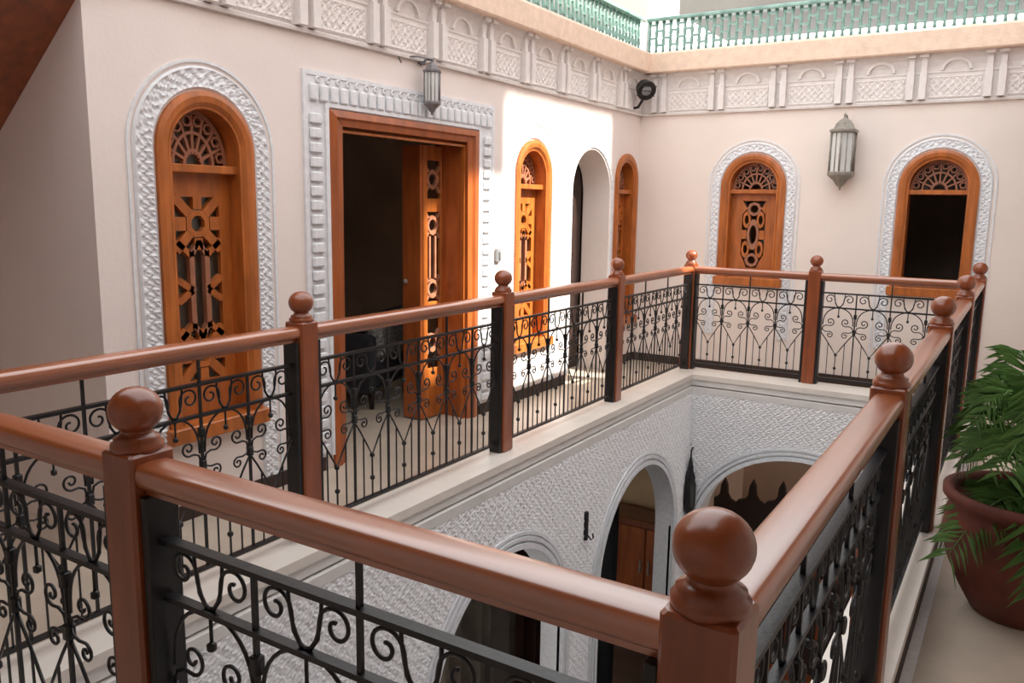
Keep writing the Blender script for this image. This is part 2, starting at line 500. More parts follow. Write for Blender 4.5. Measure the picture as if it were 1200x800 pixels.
def arched_window(idx, xa, xb, sill, top, loc, rz, label, closed=True, glass='glass', style='star', outer=0.14):
    root = empty('window_%d' % idx, loc, rz)
    struct(root, label)
    W = xb-xa
    cx = (xa+xb)/2
    r = W/2
    zs = top-r
    fw = 0.068
    wood = 'wood_window'
    # outer frame ring (arch), proud of the wall
    MB().sweep(arch_path(xa, xb, sill-.0, top), [(0.006, .03), (0.006, -.022), (-.02, -.03), (-.05, -.026), (-fw, -.012), (-fw, .03)]).build('frame', wood, root)
    # deep jamb lining
    MB().sweep(arch_path(xa, xb, sill, top, -fw+.002), [(0.0, -.01), (-.016, -.008), (-.016, .16), (0.0, .16)]).build('jamb_lining', 'wood_window', root)
    MB().box(xa-.03, xb+.03, -.06, .16, sill-.05, sill+.03, .008).build('sill', wood, root)
    ix0, ix1 = xa+fw+.012, xb-fw-.012
    zt = 1.645 if W < .61 else 1.66
    MB().box(ix0-.01, ix1+.01, .02, .14, zt-.03, zt+.012, .006).build('transom', wood, root)
    # fan light: dark backing and fret of small pieces
    fan = MB().prism([(ix0-.01, zt)]+arc_pts(cx, zs, (ix1-ix0)/2+.012, PI, 0, 16)+[(ix1+.01, zt)], .125, .14).build('fanlight', 'glass', root)
    rr = (ix1-ix0)/2
    zc = zt+.012
    H = zs+rr-zc
    ringm = []
    for (q, wd) in ((1.0, .022), (.62, .016), (.30, .016)):
        mb = MB()
        n = 14
        pts = [(cx-rr*q*math.cos(PI*i/n), zc+H*q*math.sin(PI*i/n)) for i in range(n+1)]
        mb.sweep(pts, [(0, .10), (-wd, .10), (-wd, .125), (0, .125)]).build('fret_arc', 'wood_lattice', fan)
    for k in range(1, 8):
        a = PI*k/8
        p0 = (cx-rr*.2*math.cos(a), zc+H*.2*math.sin(a))
        p1 = (cx-rr*.98*math.cos(a), zc+H*.98*math.sin(a))
        bar2(p0, p1, .014, .102, .124).build('fret_spoke', 'wood_lattice', fan)
    for k in range(8):
        a = PI*(k+.5)/8
        poly_ring(cx-rr*.81*math.cos(a), zc+H*.81*math.sin(a), .032, .012, 6, .096, .12).build('fret_ring', 'wood_lattice', fan)
    if not closed:
        return root
    # shutter leaf: solid rails and stiles around a fretted opening over dark glass
    z0, z1 = sill+.03, zt-.03
    sh = MB().box(ix0, ix1, .118, .135, z0, z1).build('shutter', glass, root)
    tag(sh, 'carved shutter with glass behind the fretwork')
    pw = (ix1-ix0)
    if style == 'star':
        ow, ob, ot = pw*.66, z0+.20, z1-.12
    else:
        ow, ob, ot = pw*.5, z0+.09, z1-.07
    ox0, ox1 = cx-ow/2, cx+ow/2
    for (a, b, c, d, nm) in [(ix0, ox0, z0, z1, 'stile'), (ox1, ix1, z0, z1, 'stile'), (ox0, ox1, z0, ob, 'rail'), (ox0, ox1, ot, z1, 'rail')]:
        MB().box(a, b, .09, .12, c, d).build(nm, wood, sh)
    y0, y1 = .086, .118
    if style == 'star':
        hz = ow*1.0           # star square height at top and bottom
        for (zb, zt_) in ((ot-hz, ot), (ob, ob+hz)):
            mz = (zb+zt_)/2
            poly_ring(cx, mz, ow*.27, ow*.11, 8, y0, y1, rot=PI/8).build('fret_octagon', wood, sh)
            for sx in (-1, 1):
                for sz in (-1, 1):
                    k = ow*.18
                    bar2((cx+sx*k, mz+sz*k), (cx+sx*ow*.5, mz+sz*hz*.5), .05, y0, y1).build('fret_bar', wood, sh)
                bar2((cx+sx*ow*.27, mz), (cx+sx*ow*.5, mz), .07, y0, y1).build('fret_bar', wood, sh)
                bar2((cx, mz+sx*ow*.27), (cx, mz+sx*hz*.5), .05, y0, y1).build('fret_bar', wood, sh)
        za, zb = ob+hz, ot-hz
        for sx in (-1, 1):
            bar2((cx+sx*ow*.17, za), (cx+sx*ow*.17, zb), .03, y0, y1).build('fret_bar', 'wood_lattice', sh)
            for z_, s_ in ((zb, 1), (za, -1)):
                bar2((cx+sx*ow*.17, z_-.03*s_), (cx, z_+.05*s_), .024, y0, y1).build('fret_bar', 'wood_lattice', sh)
                bar2((cx+sx*ow*.17, z_-.03*s_), (cx+sx*ow*.5, z_+.05*s_), .03, y0, y1).build('fret_bar', wood, sh)
        mz = (za+zb)/2
        for sx in (-1, 1):
            bar2((cx+sx*ow*.17, mz), (cx+sx*ow*.5, mz+.06), .035, y0, y1).build('fret_bar', wood, sh)
            bar2((cx+sx*ow*.17, mz), (cx+sx*ow*.5, mz-.06), .035, y0, y1).build('fret_bar', wood, sh)
    else:
        hh = ot-ob
        for (q, sc) in ((.12, .16), (.88, .16)):
            poly_ring(cx, ob+hh*q, ow*.30, ow*.12, 8, y0, y1).build('fret_ring', 'wood_lattice', sh)
        poly_ring(cx, ob+hh*.5, ow*.26, ow*.1, 10, y0, y1, 1.0, 2.6).build('fret_ring', 'wood_lattice', sh)
        for sx in (-1, 1):
            for q in (.28, .72):
                poly_ring(cx+sx*ow*.30, ob+hh*q, ow*.22, ow*.1, 8, y0, y1, .8, 1.7).build('fret_ring', wood, sh)
            for (q0, q1) in ((0, .2), (.8, 1.0)):
                MB().prism([(cx+sx*ow*.5, ob+hh*q0), (cx+sx*ow*.22, ob+hh*(q0+(.0 if q0 == 0 else .12))), (cx+sx*ow*.34, ob+hh*(q0+q1)/2), (cx+sx*ow*.5, ob+hh*q1)], y0, y1).build('fret_corner', wood, sh)
            bar2((cx+sx*ow*.27, ob+hh*.5), (cx+sx*ow*.5, ob+hh*.5), .09, y0, y1).build('fret_bar', wood, sh)
    return root

LW = (X_WALL, 0, 0)
FWL = (0, Y_FAR, 0)
arched_window(1, *WIN_L[0], W_SILL_L, W_TOP, LW, RZ_L, 'arched wooden window with closed star-fretted shutter beside the passage corner')
arched_window(2, *WIN_L[1], W_SILL_L, W_TOP, LW, RZ_L, 'arched wooden window with closed fretted shutter between the double door and the open arch')
arched_window(3, *WIN_L[2], W_SILL_L, W_TOP, LW, RZ_L, 'arched wooden window in the corner beneath the iron spotlight')
arched_window(4, *WIN_F[0], W_SILL_F, W_TOP, FWL, 0, 'arched wooden window on the lantern wall with closed oval-fretted shutter', True, 'glass', 'oval')
arched_window(5, *WIN_F[1], W_SILL_F, W_TOP, FWL, 0, 'arched wooden window on the lantern wall standing open and dark', False)
# carved stucco surrounds
k = 1
for (a, b), loc, rz, zb, off in [(WIN_L[0], LW, RZ_L, Z_FLOOR+.085, .125), (WIN_L[1], LW, RZ_L, Z_FLOOR+.085, .125), (WIN_F[0], FWL, 0, .2, .11), (WIN_F[1], FWL, 0, .2, .11), (ARCH, LW, RZ_L, Z_FLOOR+.085, .05)]:
    o = carved_band(arch_path(a, b, zb, W_TOP, 0.0, 40), .012, off, -.002, .012, .055).build('trim_%d' % (k+4), 'stucco', None, loc, rz)
    struct(o, 'carved white stucco surround of an arched opening')
    k += 1
# narrow plain bead outside the first surrounds
for (a, b), loc, rz, off in [(WIN_L[0], LW, RZ_L, .155), (WIN_L[1], LW, RZ_L, .155), (WIN_F[0], FWL, 0, .14), (WIN_F[1], FWL, 0, .14)]:
    o = MB().sweep(densify(arch_path(a, b, Z_FLOOR+.085, W_TOP, off, 40), .2), [(0, 0), (0, -.008), (-.014, -.008), (-.014, 0)]).build('trim_%d' % (k+4), 'stucco', None, loc, rz)
    struct(o, 'thin plaster bead around a stucco surround')
    k += 1

# ------------------------------------------------------------------ double door
dr = empty('door_1', LW, RZ_L)
struct(dr, 'tall wooden double door standing open, with a carved folding leaf')
d0, d1 = DOOR
zf = Z_FLOOR
path = [(d0, zf), (d0, W_TOP), (d1, W_TOP), (d1, zf)]
MB().sweep(path, [(0.01, .03), (0.01, -.022), (-.04, -.03), (-.055, -.012), (-.10, -.006), (-.10, .30), (0.0, .30)]).build('frame', 'wood', dr)
MB().sweep([(d0+.10, zf), (d0+.10, W_TOP-.10), (d1-.10, W_TOP-.10), (d1-.10, zf)], [(0, .02), (-.02, .02), (-.02, .05), (0, .05)]).build('stop_bead', 'wood_window', dr)
# deep lining of the hinge side
MB().box(d1-.10, d1-.02, -.004, .26, zf, W_TOP-.06).build('jamb_lining', 'wood', dr)
# folded leaf facing the courtyard
def leaf(mbx, name):
    return mbx
lf = MB().box(4.88, 5.14, .262, .275, zf+.01, W_TOP-.11).build('leaf', 'glass', dr)
tag(lf, 'carved folding door leaf turned to face the courtyard')
for (a, b, c, d, nm) in [(4.88, 4.93, zf+.01, W_TOP-.11, 'stile'), (5.09, 5.14, zf+.01, W_TOP-.11, 'stile'), (4.93, 5.09, zf+.01, .22, 'rail'), (4.93, 5.09, .62, .74, 'rail'), (4.93, 5.09, 1.42, 1.52, 'rail'), (4.93, 5.09, 1.80, W_TOP-.11, 'rail')]:
    MB().box(a, b, .235, .265, c, d, .004).build(nm, 'wood_window', lf)
for zc in (.42, .84, 1.32, 1.66):
    poly_ring(5.0, zc, .075, .028, 8, .24, .262).build('fret_octagon', 'wood_lattice', lf)
    for sx in (-1, 1):
        for sz in (-1, 1):
            bar2((5.0+sx*.045, zc+sz*.045), (5.0+sx*.088, zc+sz*.098), .022, .24, .262).build('fret_bar', 'wood_lattice', lf)
for sx in (-1, 1):
    bar2((5.0+sx*.035, .92), (5.0+sx*.035, 1.24), .02, .24, .262).build('fret_bar', 'wood_lattice', lf)
lf2 = MB().box(4.855, 4.895, .245, .42, zf+.01, W_TOP-.11, .004).build('leaf', 'wood', dr)
tag(lf2, 'plain folding door leaf running back into the room')
MB().lathe([(0.0, -.02), (.016, -.018), (.018, 0), (.012, .014), (0.0, .016)], 12, (4.84, .38, .90)).build('knob', 'lantern_metal', lf2)

# stucco surround of the door: carved blocks in a flat border
sd0, sd1, sdt = d0-.195, d1+.215, 2.215
ds = empty('trim_20', LW, RZ_L)
struct(ds, 'white stucco surround of the double door with rows of carved blocks')
mb = MB()
mb.box(sd0, d0-.012, -.010, 0, zf+.085, sdt)
mb.box(d1+.012, sd1, -.010, 0, zf+.085, sdt)
mb.box(d0-.012, d1+.012, -.010, 0, W_TOP+.012, sdt)
mb.build('backing', 'stucco', ds)
MB().sweep([(sd0, zf+.085), (sd0, sdt), (sd1, sdt), (sd1, zf+.085)], [(0.012, 0), (0.012, -.016), (-.016, -.016), (-.016, 0)]).build('outer_bead', 'stucco', ds)
MB().sweep([(d0-.04, zf+.085), (d0-.04, W_TOP+.04), (d1+.04, W_TOP+.04), (d1+.04, zf+.085)], [(0.0, 0), (0.0, -.022), (-.026, -.022), (-.026, 0)]).build('inner_bead', 'stucco', ds)
blk = MB().box(-.048, .048, -.032, -.006, -.030, .030, .010).mesh('plaster_block', 'stucco')
flo = MB().lathe([(0.0, 0), (.028, 0), (.026, .012), (.015, .018), (.012, .010), (0.0, .014)], 8).mesh('plaster_rosette', 'stucco')
def rosette(x, z, sc=1.0):
    o = link('plaster_rosette', flo, ds, (x, -.008, z), 0, (sc, sc, sc))
    o.rotation_euler = (PI/2, 0, 0)
z = zf+.14
while z < 2.02:
    link('plaster_block', blk, ds, (d0-.118, 0, z))
    link('plaster_block', blk, ds, (d1+.128, 0, z))
    z += .083
x = d0-.13
while x < d1+.15:
    o = link('plaster_block', blk, ds, (x, 0, 2.105))
    o.rotation_euler = (0, PI/2, 0)
    rosette(x+.04, 2.18, .8)
    x += .083

# small things on the door wall
o = MB().box(-.035, .035, -.03, 0, -.055, .055, .01).box(-.012, .012, -.045, -.028, -.03, .03, .004).build('wall_switch', 'grey_plastic', None, (X_WALL, 5.52, 1.085), RZ_L)
tag(o, 'small grey switch on the plaster between double door and window', 'switch')

# ------------------------------------------------------------------ cornice, beam and green parapet
def cornice(idx, length, loc, rz, label, pitch, phase, niche):
    root = empty('trim_%d' % idx, loc, rz)
    struct(root, label)
    L = length
    MB().prism([(0, 0), (1, 0), (1, 1)], 0, 1) if False else None
    def strip(name, m, prof):
        mb = MB()
        n = len(prof)
        V = [(0, y, z) for y, z in prof]+[(L, y, z) for y, z in prof]
        Fs = [tuple(range(n)), tuple(range(2*n-1, n-1, -1))]+[(i, (i+1) % n, n+(i+1) % n, n+i) for i in range(n)]
        return mb.add(V, Fs).build(name, m, root)
    z0, z1, zb = Z_COR0, Z_COR1, Z_BEAM1
    strip('lower_bead', 'cornice', [(0, z0), (-.03, z0), (-.034, z0+.018), (-.014, z0+.03), (0, z0+.03)])
    strip('carved_frieze', 'cornice', [(0, z0+.03), (-.018, z0+.03), (-.022, z0+.24), (-.03, z0+.25), (-.03, z0+.265), (0, z0+.265)])
    strip('cove', 'cornice', [(0, z0+.265), (-.012, z0+.265), (-.02, z0+.31), (-.04, z0+.36), (-.08, z1), (0, z1)])
    b = strip('beam', 'beam_plaster', [(0.0, z1), (-.14, z1), (-.15, z1+.012), (-.15, zb-.02), (-.14, zb), (.30, zb), (.30, z1)])
    pil = MB().box(-.028, .028, -.075, 0, z0+.03, z0+.265).box(-.022, .022, -.06, 0, z0+.265, z1-.03).box(-.034, .034, -.098, 0, z1-.03, z1).mesh('pilaster', 'cornice')
    sc = carved_band([(0, 0), (.40, 0)], 0, .19, 0, .010, .06)
    scm = sc.mesh('carved_panel', 'cornice')
    arc = MB().sweep([(-.12*math.cos(PI*i/12), .10*math.sin(PI*i/12)) for i in range(13)], [(0, .02), (0, -.022), (-.022, -.022), (-.022, .02)]).mesh('niche_arch', 'cornice')
    x = phase
    while x < L-.03:
        for s in (-.05, .05):
            if 0.03 < x+s < L-.03:
                link('pilaster', pil, root, (x+s, 0, 0))
        if x+.10+.40 < L:
            link('carved_panel', scm, root, (x+pitch/2-.2, -.02, z0+.035))
            link('niche_arch', arc, root, (x+pitch/2, -.024, z0+.27))
        x += pitch
    return root
cornice(21, Y_FAR-2.0, (X_WALL, 2.0, 0), RZ_L, 'white carved cornice with cream beam above the double door', .60, .28, True)
cornice(22, X_RIGHT+.3-X_WALL, (X_WALL, Y_FAR, 0), 0, 'white carved cornice with cream beam above the hexagonal lantern', .60, .22, True)
# thin ledge line on the left wall above the openings is the cornice's lower bead

def parapet(name, n, pitch, loc, rz, label, light=False):
    root = empty(name, loc, rz)
    tag(root, label, 'parapet', 'green glazed parapets above the cornice')
    L = n*pitch
    H = 0.33
    MB().box(-.02, L, -.05, .05, 0, .025, .006).build('bottom_rail', 'green_glaze', root)
    MB().box(-.02, L, -.06, .06, H, H+.035, .01).build('top_rail', 'green_glaze', root)
    post = MB().tube([(0, 0, .02), (0, 0, .07), (0, 0, .12), (0, 0, .17), (0, 0, .22), (0, 0, .27), (0, 0, H)], [.018, .011, .018, .011, .018, .011, .018], 8).mesh('baluster', 'green_glaze')
    cross = MB().box(0, pitch, -.014, .014, -.009, .009).mesh('cross_piece', 'green_glaze')
    for i in range(n+1):
        link('baluster', post, root, (i*pitch, 0, 0))
        if i < n:
            for zz in ((.10, .24) if i % 2 else (.17, .30)):
                link('cross_piece', cross, root, (i*pitch, 0, zz))
    return root
parapet('glazed_parapet', 57, .076, (X_WALL+.05, Y_FAR+.03, Z_BEAM1), 0, 'green glazed openwork parapet over the hexagonal lantern wall')
parapet('glazed_parapet', 65, .076, (X_WALL-.03, 3.26, Z_BEAM1), RZ_L, 'green glazed openwork parapet over the double door wall')
tag(MB().tube([(0, 0, 0), (0, 0, 1.5)], .02, 10).lathe([(.045, 0), (.045, .02), (.02, .03)], 12).build('awning_pole', 'white_paint', None, (X_WALL-.03, Y_FAR+.16, Z_BEAM1)), 'thin white pole standing where the green parapets meet', 'pole')
# roof terrace canopy beyond
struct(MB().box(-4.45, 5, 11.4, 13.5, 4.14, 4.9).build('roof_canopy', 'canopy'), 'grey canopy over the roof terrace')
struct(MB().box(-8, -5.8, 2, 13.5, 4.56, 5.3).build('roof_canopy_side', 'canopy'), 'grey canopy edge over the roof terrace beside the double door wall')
struct(MB().box(-8, X_WALL-.3, -1, 13.5, 2.8, 3.02).box(X_WALL-.3, 5, Y_FAR+.3, 13.5, 2.8, 3.02).build('roof_deck', 'white_paint'), 'white roof terrace deck')

# ------------------------------------------------------------------ courtyard walls below the gallery
ARCH_L = [(1.9, .72), (3.9, .72), (5.92, .75)]
A_TOP_L = -.57
A_TOP_F, AF_C, AF_R = -.64, -1.455, .9
ops = [(c-r, c+r, Z_LOW, A_TOP_L, True) for c, r in ARCH_L]
struct(wall_mesh(YI2-.3, YI+.25, Z_LOW, -.165, .15, ops).build('wall_court_left', 'carved', None, (XI, 0, 0), RZ_L), 'courtyard wall with a row of round arches below the door side')
ops = [(AF_C-AF_R, AF_C+AF_R, Z_LOW, A_TOP_F, True, .82)]
struct(wall_mesh(XI-.25, XI2+.25, Z_LOW, -.165, .25, ops).build('wall_court_far', 'carved', None, (0, YI, 0)), 'courtyard wall with one wide arch below the lantern side')
struct(MB().box(XI2, XI2+.25, YI2-.3, YI, Z_LOW, -.165).build('wall_court_right', 'carved'), 'courtyard wall below the palm side')
struct(MB().box(XI-.25, XI2+.25, YI2-.25, YI2, Z_LOW, -.165).build('wall_court_near', 'carved'), 'courtyard wall below the near side')
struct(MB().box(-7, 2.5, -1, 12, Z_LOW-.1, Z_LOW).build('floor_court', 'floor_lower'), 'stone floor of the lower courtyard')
# slab under galleries (closes the lower rooms)
mb = MB()
mb.box(-7, XI-.1, -1, 12, -.40, Z_FLOOR-.1)
mb.box(XI2+.1, 2.5, -1, 12, -.40, Z_FLOOR-.1)
mb.box(XI-.1, XI2+.1, YI+.1, 12, -.40, Z_FLOOR-.1)
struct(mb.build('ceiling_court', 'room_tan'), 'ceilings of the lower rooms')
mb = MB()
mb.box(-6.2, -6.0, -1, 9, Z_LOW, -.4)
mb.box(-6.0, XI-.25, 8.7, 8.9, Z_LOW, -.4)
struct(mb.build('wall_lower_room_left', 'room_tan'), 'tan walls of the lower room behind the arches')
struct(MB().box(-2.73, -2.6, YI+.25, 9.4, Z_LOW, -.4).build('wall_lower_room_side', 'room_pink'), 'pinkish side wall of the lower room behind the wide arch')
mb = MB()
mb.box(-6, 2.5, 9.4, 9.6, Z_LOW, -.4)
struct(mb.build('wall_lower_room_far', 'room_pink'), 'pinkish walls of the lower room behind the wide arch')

def relief_panel(x0, x1, z0, z1, holes, depth=.007, step=.0085, cell=.058):
    nx, nz = int((x1-x0)/step), int((z1-z0)/step)
    xs = np.linspace(x0, x1, nx+1)
    zs = np.linspace(z0, z1, nz+1)
    X, Z = np.meshgrid(xs, zs)
    U, Vv = X/cell*2*np.pi, Z/cell*2*np.pi
    h = np.cos(U)*np.cos(Vv) + .8*np.cos(2*U+1.4*np.sin(Vv))*np.sin(1.5*Vv+.8*np.sin(U*.5)) + .9*np.sin(U*.37+Vv*.23)*np.cos(2.3*Vv-1.2*U) + .7*np.sin(1.7*U+.61*Vv)*np.sin(.83*U-1.9*Vv)
    h = 1/(1+np.exp(-6*h))
    keep = np.ones_like(X, bool)
    for (cx, cz, rx, rzv, zlow) in holes:
        inside = (((X-cx)/rx)**2+((Z-cz)/rzv)**2 < 1) & (Z >= cz) | ((np.abs(X-cx) < rx) & (Z < cz))
        keep &= ~inside
    V = [(float(a), float(-.003-depth*b), float(c)) for a, b, c in zip(X.ravel(), h.ravel(), Z.ravel())]
    K = keep
    Fs = []
    m = nx+1
    for j in range(nz):
        for i in range(nx):
            if K[j, i] and K[j+1, i] and K[j, i+1] and K[j+1, i+1]:
                Fs.append((j*m+i, j*m+i+1, (j+1)*m+i+1, (j+1)*m+i))
    return MB().add(V, Fs)
def arch_rings(name, c, r, rise, top, loc, rz, label, idx):
    root = empty('trim_%d' % idx, loc, rz)
    struct(root, label)
    for (o0, o1, yy) in ((.0, .035, -.030), (.05, .075, -.026), (.085, .105, -.02)):
        n = 28
        pts = [(c-r, top-rise-1.2)]+[(c-r*math.cos(PI*i/n), top-rise+rise*math.sin(PI*i/n)) for i in range(n+1)]+[(c+r, top-rise-1.2)]
        MB().sweep(pts, [(o0, 0.02), (o0, yy), (o1, yy), (o1, 0.02)]).build('moulding', 'stucco', root)
    return root
holes = [(c, A_TOP_L-r, r+.10, r+.10, Z_LOW) for c, r in ARCH_L]
struct(relief_panel(YI2, YI, -2.3, -.166, holes).build('trim_23', 'carved', None, (XI, 0, 0), RZ_L), 'carved arabesque plaster below the door side coping')
struct(relief_panel(XI, XI2, -2.0, -.166, [(AF_C, A_TOP_F-.82, AF_R+.10, .92, Z_LOW)]).build('trim_24', 'carved', None, (0, YI, 0)), 'carved arabesque plaster below the lantern side coping')
for i, (c, r) in enumerate(ARCH_L):
    arch_rings('arch', c, r, r, A_TOP_L, (XI, 0, 0), RZ_L, 'plaster mouldings around a lower round arch', 25+i)
arch_rings('arch', AF_C, AF_R, .82, A_TOP_F, (0, YI, 0), 0, 'plaster mouldings around the wide lower arch', 28)

# lower room furnishings seen through the arches
def drape(y0, y1, x, m, label, n=40):
    V, Fs = [], []
    for i in range(n+1):
        q = i/n
        yy = y0+(y1-y0)*q
        xx = x+.05*math.sin(q*(y1-y0)*34)+.02*math.sin(q*17)
        V += [(xx, yy, Z_LOW+.02), (xx+.01, yy, -.42), (xx-.012, yy, Z_LOW+.02), (xx-.002, yy, -.42)]
    for i in range(n):
        a, b = i*4, i*4+4
        Fs += [(a, b, b+1, a+1), (a+2, a+3, b+3, b+2), (a+1, b+1, b+3, a+3), (a, a+2, b+2, b)]
    Fs += [(0, 1, 3, 2), (n*4, n*4+2, n*4+3, n*4+1)]
    tag(MB().add(V, Fs, True).build('curtain', m), label, 'curtain', 'curtains behind the lower arches')
drape(3.9, 4.85, -2.98, 'drape_grey', 'grey-brown floor-length curtain behind the lower arch')
drape(4.9, 5.45, -3.02, 'drape_brown', 'dark brown floor-length curtain behind the lower arch')
drape(5.5, 6.9, -3.08, 'drape_slate', 'dark slate floor-length curtain behind the lower arch')
# crenellated dark wooden screen in the far lower room
scr = empty('wooden_screen', (-1.6, 8.35, Z_LOW))
tag(scr, 'dark wooden screen with stepped crest behind the wide lower arch', 'screen')
pts = [(-1.05, 0), (-1.05, 1.55)]
prof = [(0, 1.80), (.08, 1.83), (.11, 1.88), (.12, 1.98), (.15, 2.05), (.18, 1.98), (.19, 1.88), (.22, 1.83), (.28, 1.80)]
for kx_ in range(7):
    for (a, b) in prof:
        pts.append((-1.05+kx_*.3+a, b+.04*kx_))
pts += [(1.05, 2.0), (1.05, 0)]
MB().prism(pts, -.03, .03).build('panel', 'wood_black', scr)
MB().box(-1.05, 1.05, -.045, .045, 1.2, 1.27).build('rail', 'wood_dark', scr)
MB().box(-1.05, 1.05, -.045, .045, 0, .12).build('rail', 'wood_dark', scr)
for kx_ in range(8):
    MB().box(-1.05+kx_*.3-.015, -1.05+kx_*.3+.015, -.045, .045, 0, 1.62).build('stile', 'wood_dark', scr)
# brown cabinet at the end of the left lower room
cab = empty('cabinet', (-3.32, 8.45, Z_LOW))
tag(cab, 'tall brown wooden cabinet at the end of the lower room', 'cabinet')
MB().box(-.55, .55, -.2, .2, 0, 1.40, .01).build('body', 'wood_dark', cab)
for s in (-1, 1):
    dd = MB().box(min(0, s*.52)+.01*(s > 0), max(0, s*.52)-.01*(s < 0), -.225, -.2, .1, 1.32, .005).build('door', 'wood', cab)
    MB().box(s*.05-.01, s*.05+.01, -.25, -.224, .8, .95).build('handle', 'lantern_metal', dd)
# chair in the dim room behind the double door
ch = empty('armchair', (-4.75, 5.15, Z_FLOOR))
ch.rotation_euler = (0, 0, -R(75))
tag(ch, 'armchair with patterned pale grey back inside the dim room', 'chair')
MB().box(-.33, .33, -.3, .33, .16, .44, .05).build('seat', 'fabric_dark', ch)
MB().box(-.33, .33, .2, .36, .40, .78, .06).build('backrest', 'fabric_grey', ch)
for s in (-1, 1):
    MB().box(s*.37-.05, s*.37+.05, -.3, .34, .14, .62, .03).build('armrest', 'fabric_dark', ch)
    for q in (-.26, .28):
        MB().tube([(s*.32, q, 0), (s*.32, q, .16)], [.018, .028], 8).build('leg', 'wood_black', ch)
pf = empty('picture_frame', (-6.6, 6.1, 1.75), RZ_L)
tag(pf, 'dark framed picture on the back wall of the dim room', 'picture')
MB().box(-.22, .22, -.02, 0, -.33, .33).build('canvas', 'fabric_dark', pf)
for (a, b, c, d) in [(-.25, -.21, -.36, .36), (.21, .25, -.36, .36), (-.21, .21, -.36, -.32), (-.21, .21, .32, .36)]:
    MB().box(a, b, -.035, 0, c, d).build('frame', 'wood_black', pf)
# half-closed black door in the open arch
dk = empty('door_2', (X_WALL-.31, 0, 0), RZ_L)
struct(dk, 'very dark wooden panelled door behind the open arch')
MB().box(ARCH[0]-.02, ARCH[1]-.02, 0, .04, Z_FLOOR, W_TOP+.02, .004).build('leaf', 'wood_black', dk)
MB().box(ARCH[0]+.08, ARCH[1]-.14, -.008, .002, .2, .9, .003).box(ARCH[0]+.08, ARCH[1]-.14, -.008, .002, 1.0, 1.7, .003).build('panel', 'wood_black', dk)
MB().tube([(ARCH[0]+.05, -.03, .80), (ARCH[0]+.05, -.03, .98)], .008, 8).build('handle', 'lantern_metal', dk)

# ------------------------------------------------------------------ newel posts
PW = 0.102
def bx(mb, *a):
    return mb.box(*a)
shaft = MB().box(-PW/2, PW/2, -PW/2, PW/2, 0, .972, .007).mesh('shaft', 'wood_dark')
collar = MB().lathe([(.048, .968), (.052, .974), (.052, .984), (.044, .990), (.046, .996), (.034, 1.002), (.030, 1.010), (.031, 1.016)], 28).mesh('collar', 'wood_dark')
bp_ = [(.026, 1.006)]
for i in range(1, 16):
    a = -PI/2+.45+(PI-.45)*i/15
    bp_.append((max(.001, .053*math.cos(a)), 1.052+.049*math.sin(a)))
ball = MB().lathe(bp_, 32).mesh('ball_finial', 'wood_dark')
def post(x, y, label, first=[True]):
    t = empty('newel_post', (x, y, 0))
    tag(t, label, 'post', 'newel posts of the gallery railing')
    link('shaft', shaft, t)
    link('collar', collar, t)
    link('ball_finial', ball, t)
    return t
YL = [YN, 2.486, 4.09, 5.684, YF]
YR = [YN, 2.592, 4.187, 5.74, YF]
XM = -1.513
post(XL, YN, 'newel post where the door-side railing meets the near railing')
for y_, lb in zip(YL[1:4], ['newel post between the first arched window and the double door', 'newel post facing the switch between double door and second window', 'newel post facing the open arch in the door wall']):
    post(XL, y_, 'wooden ball-topped '+lb)
post(XL, YF, 'wooden ball-topped newel post at the railing corner beneath the iron spotlight')
post(XM, YF, 'wooden ball-topped newel post between the two windows of the lantern wall')
post(XR, YF, 'wooden ball-topped newel post at the railing corner beside the open dark window')
for y_, lb in zip(YR[1:4], ['first newel post beside the potted palm, next to the near corner post', 'second newel post along the palm-side railing from the near corner', 'third newel post along the palm-side railing from the near corner']):
    post(XR, y_, 'ball-topped '+lb)
post(XR, YN, 'large dark newel post with glossy ball at the near palm-side corner')
post(XM, YN, 'newel post halfway along the near railing facing the first arched window')

# ------------------------------------------------------------------ handrails
def handrail(p0, p1, label):
    a, b = Vector((*p0, 0)), Vector((*p1, 0))
    L = (b-a).length
    ang = math.atan2(b.y-a.y, b.x-a.x)
    t = empty('handrail', (a.x, a.y, 0), ang)
    tag(t, label, 'handrail', 'handrails between the newel posts')
    x0, x1 = PW/2-.004, L-PW/2+.004
    prof = [(-.030, .903), (-.039, .911), (-.043, .924), (-.042, .940), (-.037, .949), (-.028, .9535), (-.01, .9550), (.01, .9550), (.028, .9535), (.037, .949), (.042, .940), (.043, .924), (.039, .911), (.030, .903)]
    n = len(prof)
    V = [(x0, y, z) for y, z in prof]+[(x1, y, z) for y, z in prof]
    Fs = [(i, (i+1) % n, n+(i+1) % n, n+i) for i in range(n)]
    MB().add(V, Fs, True).add(V, [tuple(range(n)), tuple(range(2*n-1, n-1, -1))]).build('rail', 'wood_x', t)
    MB().box(x0, x1, -.021, .021, .888, .905).build('under_strip', 'wood_x', t)
    return t

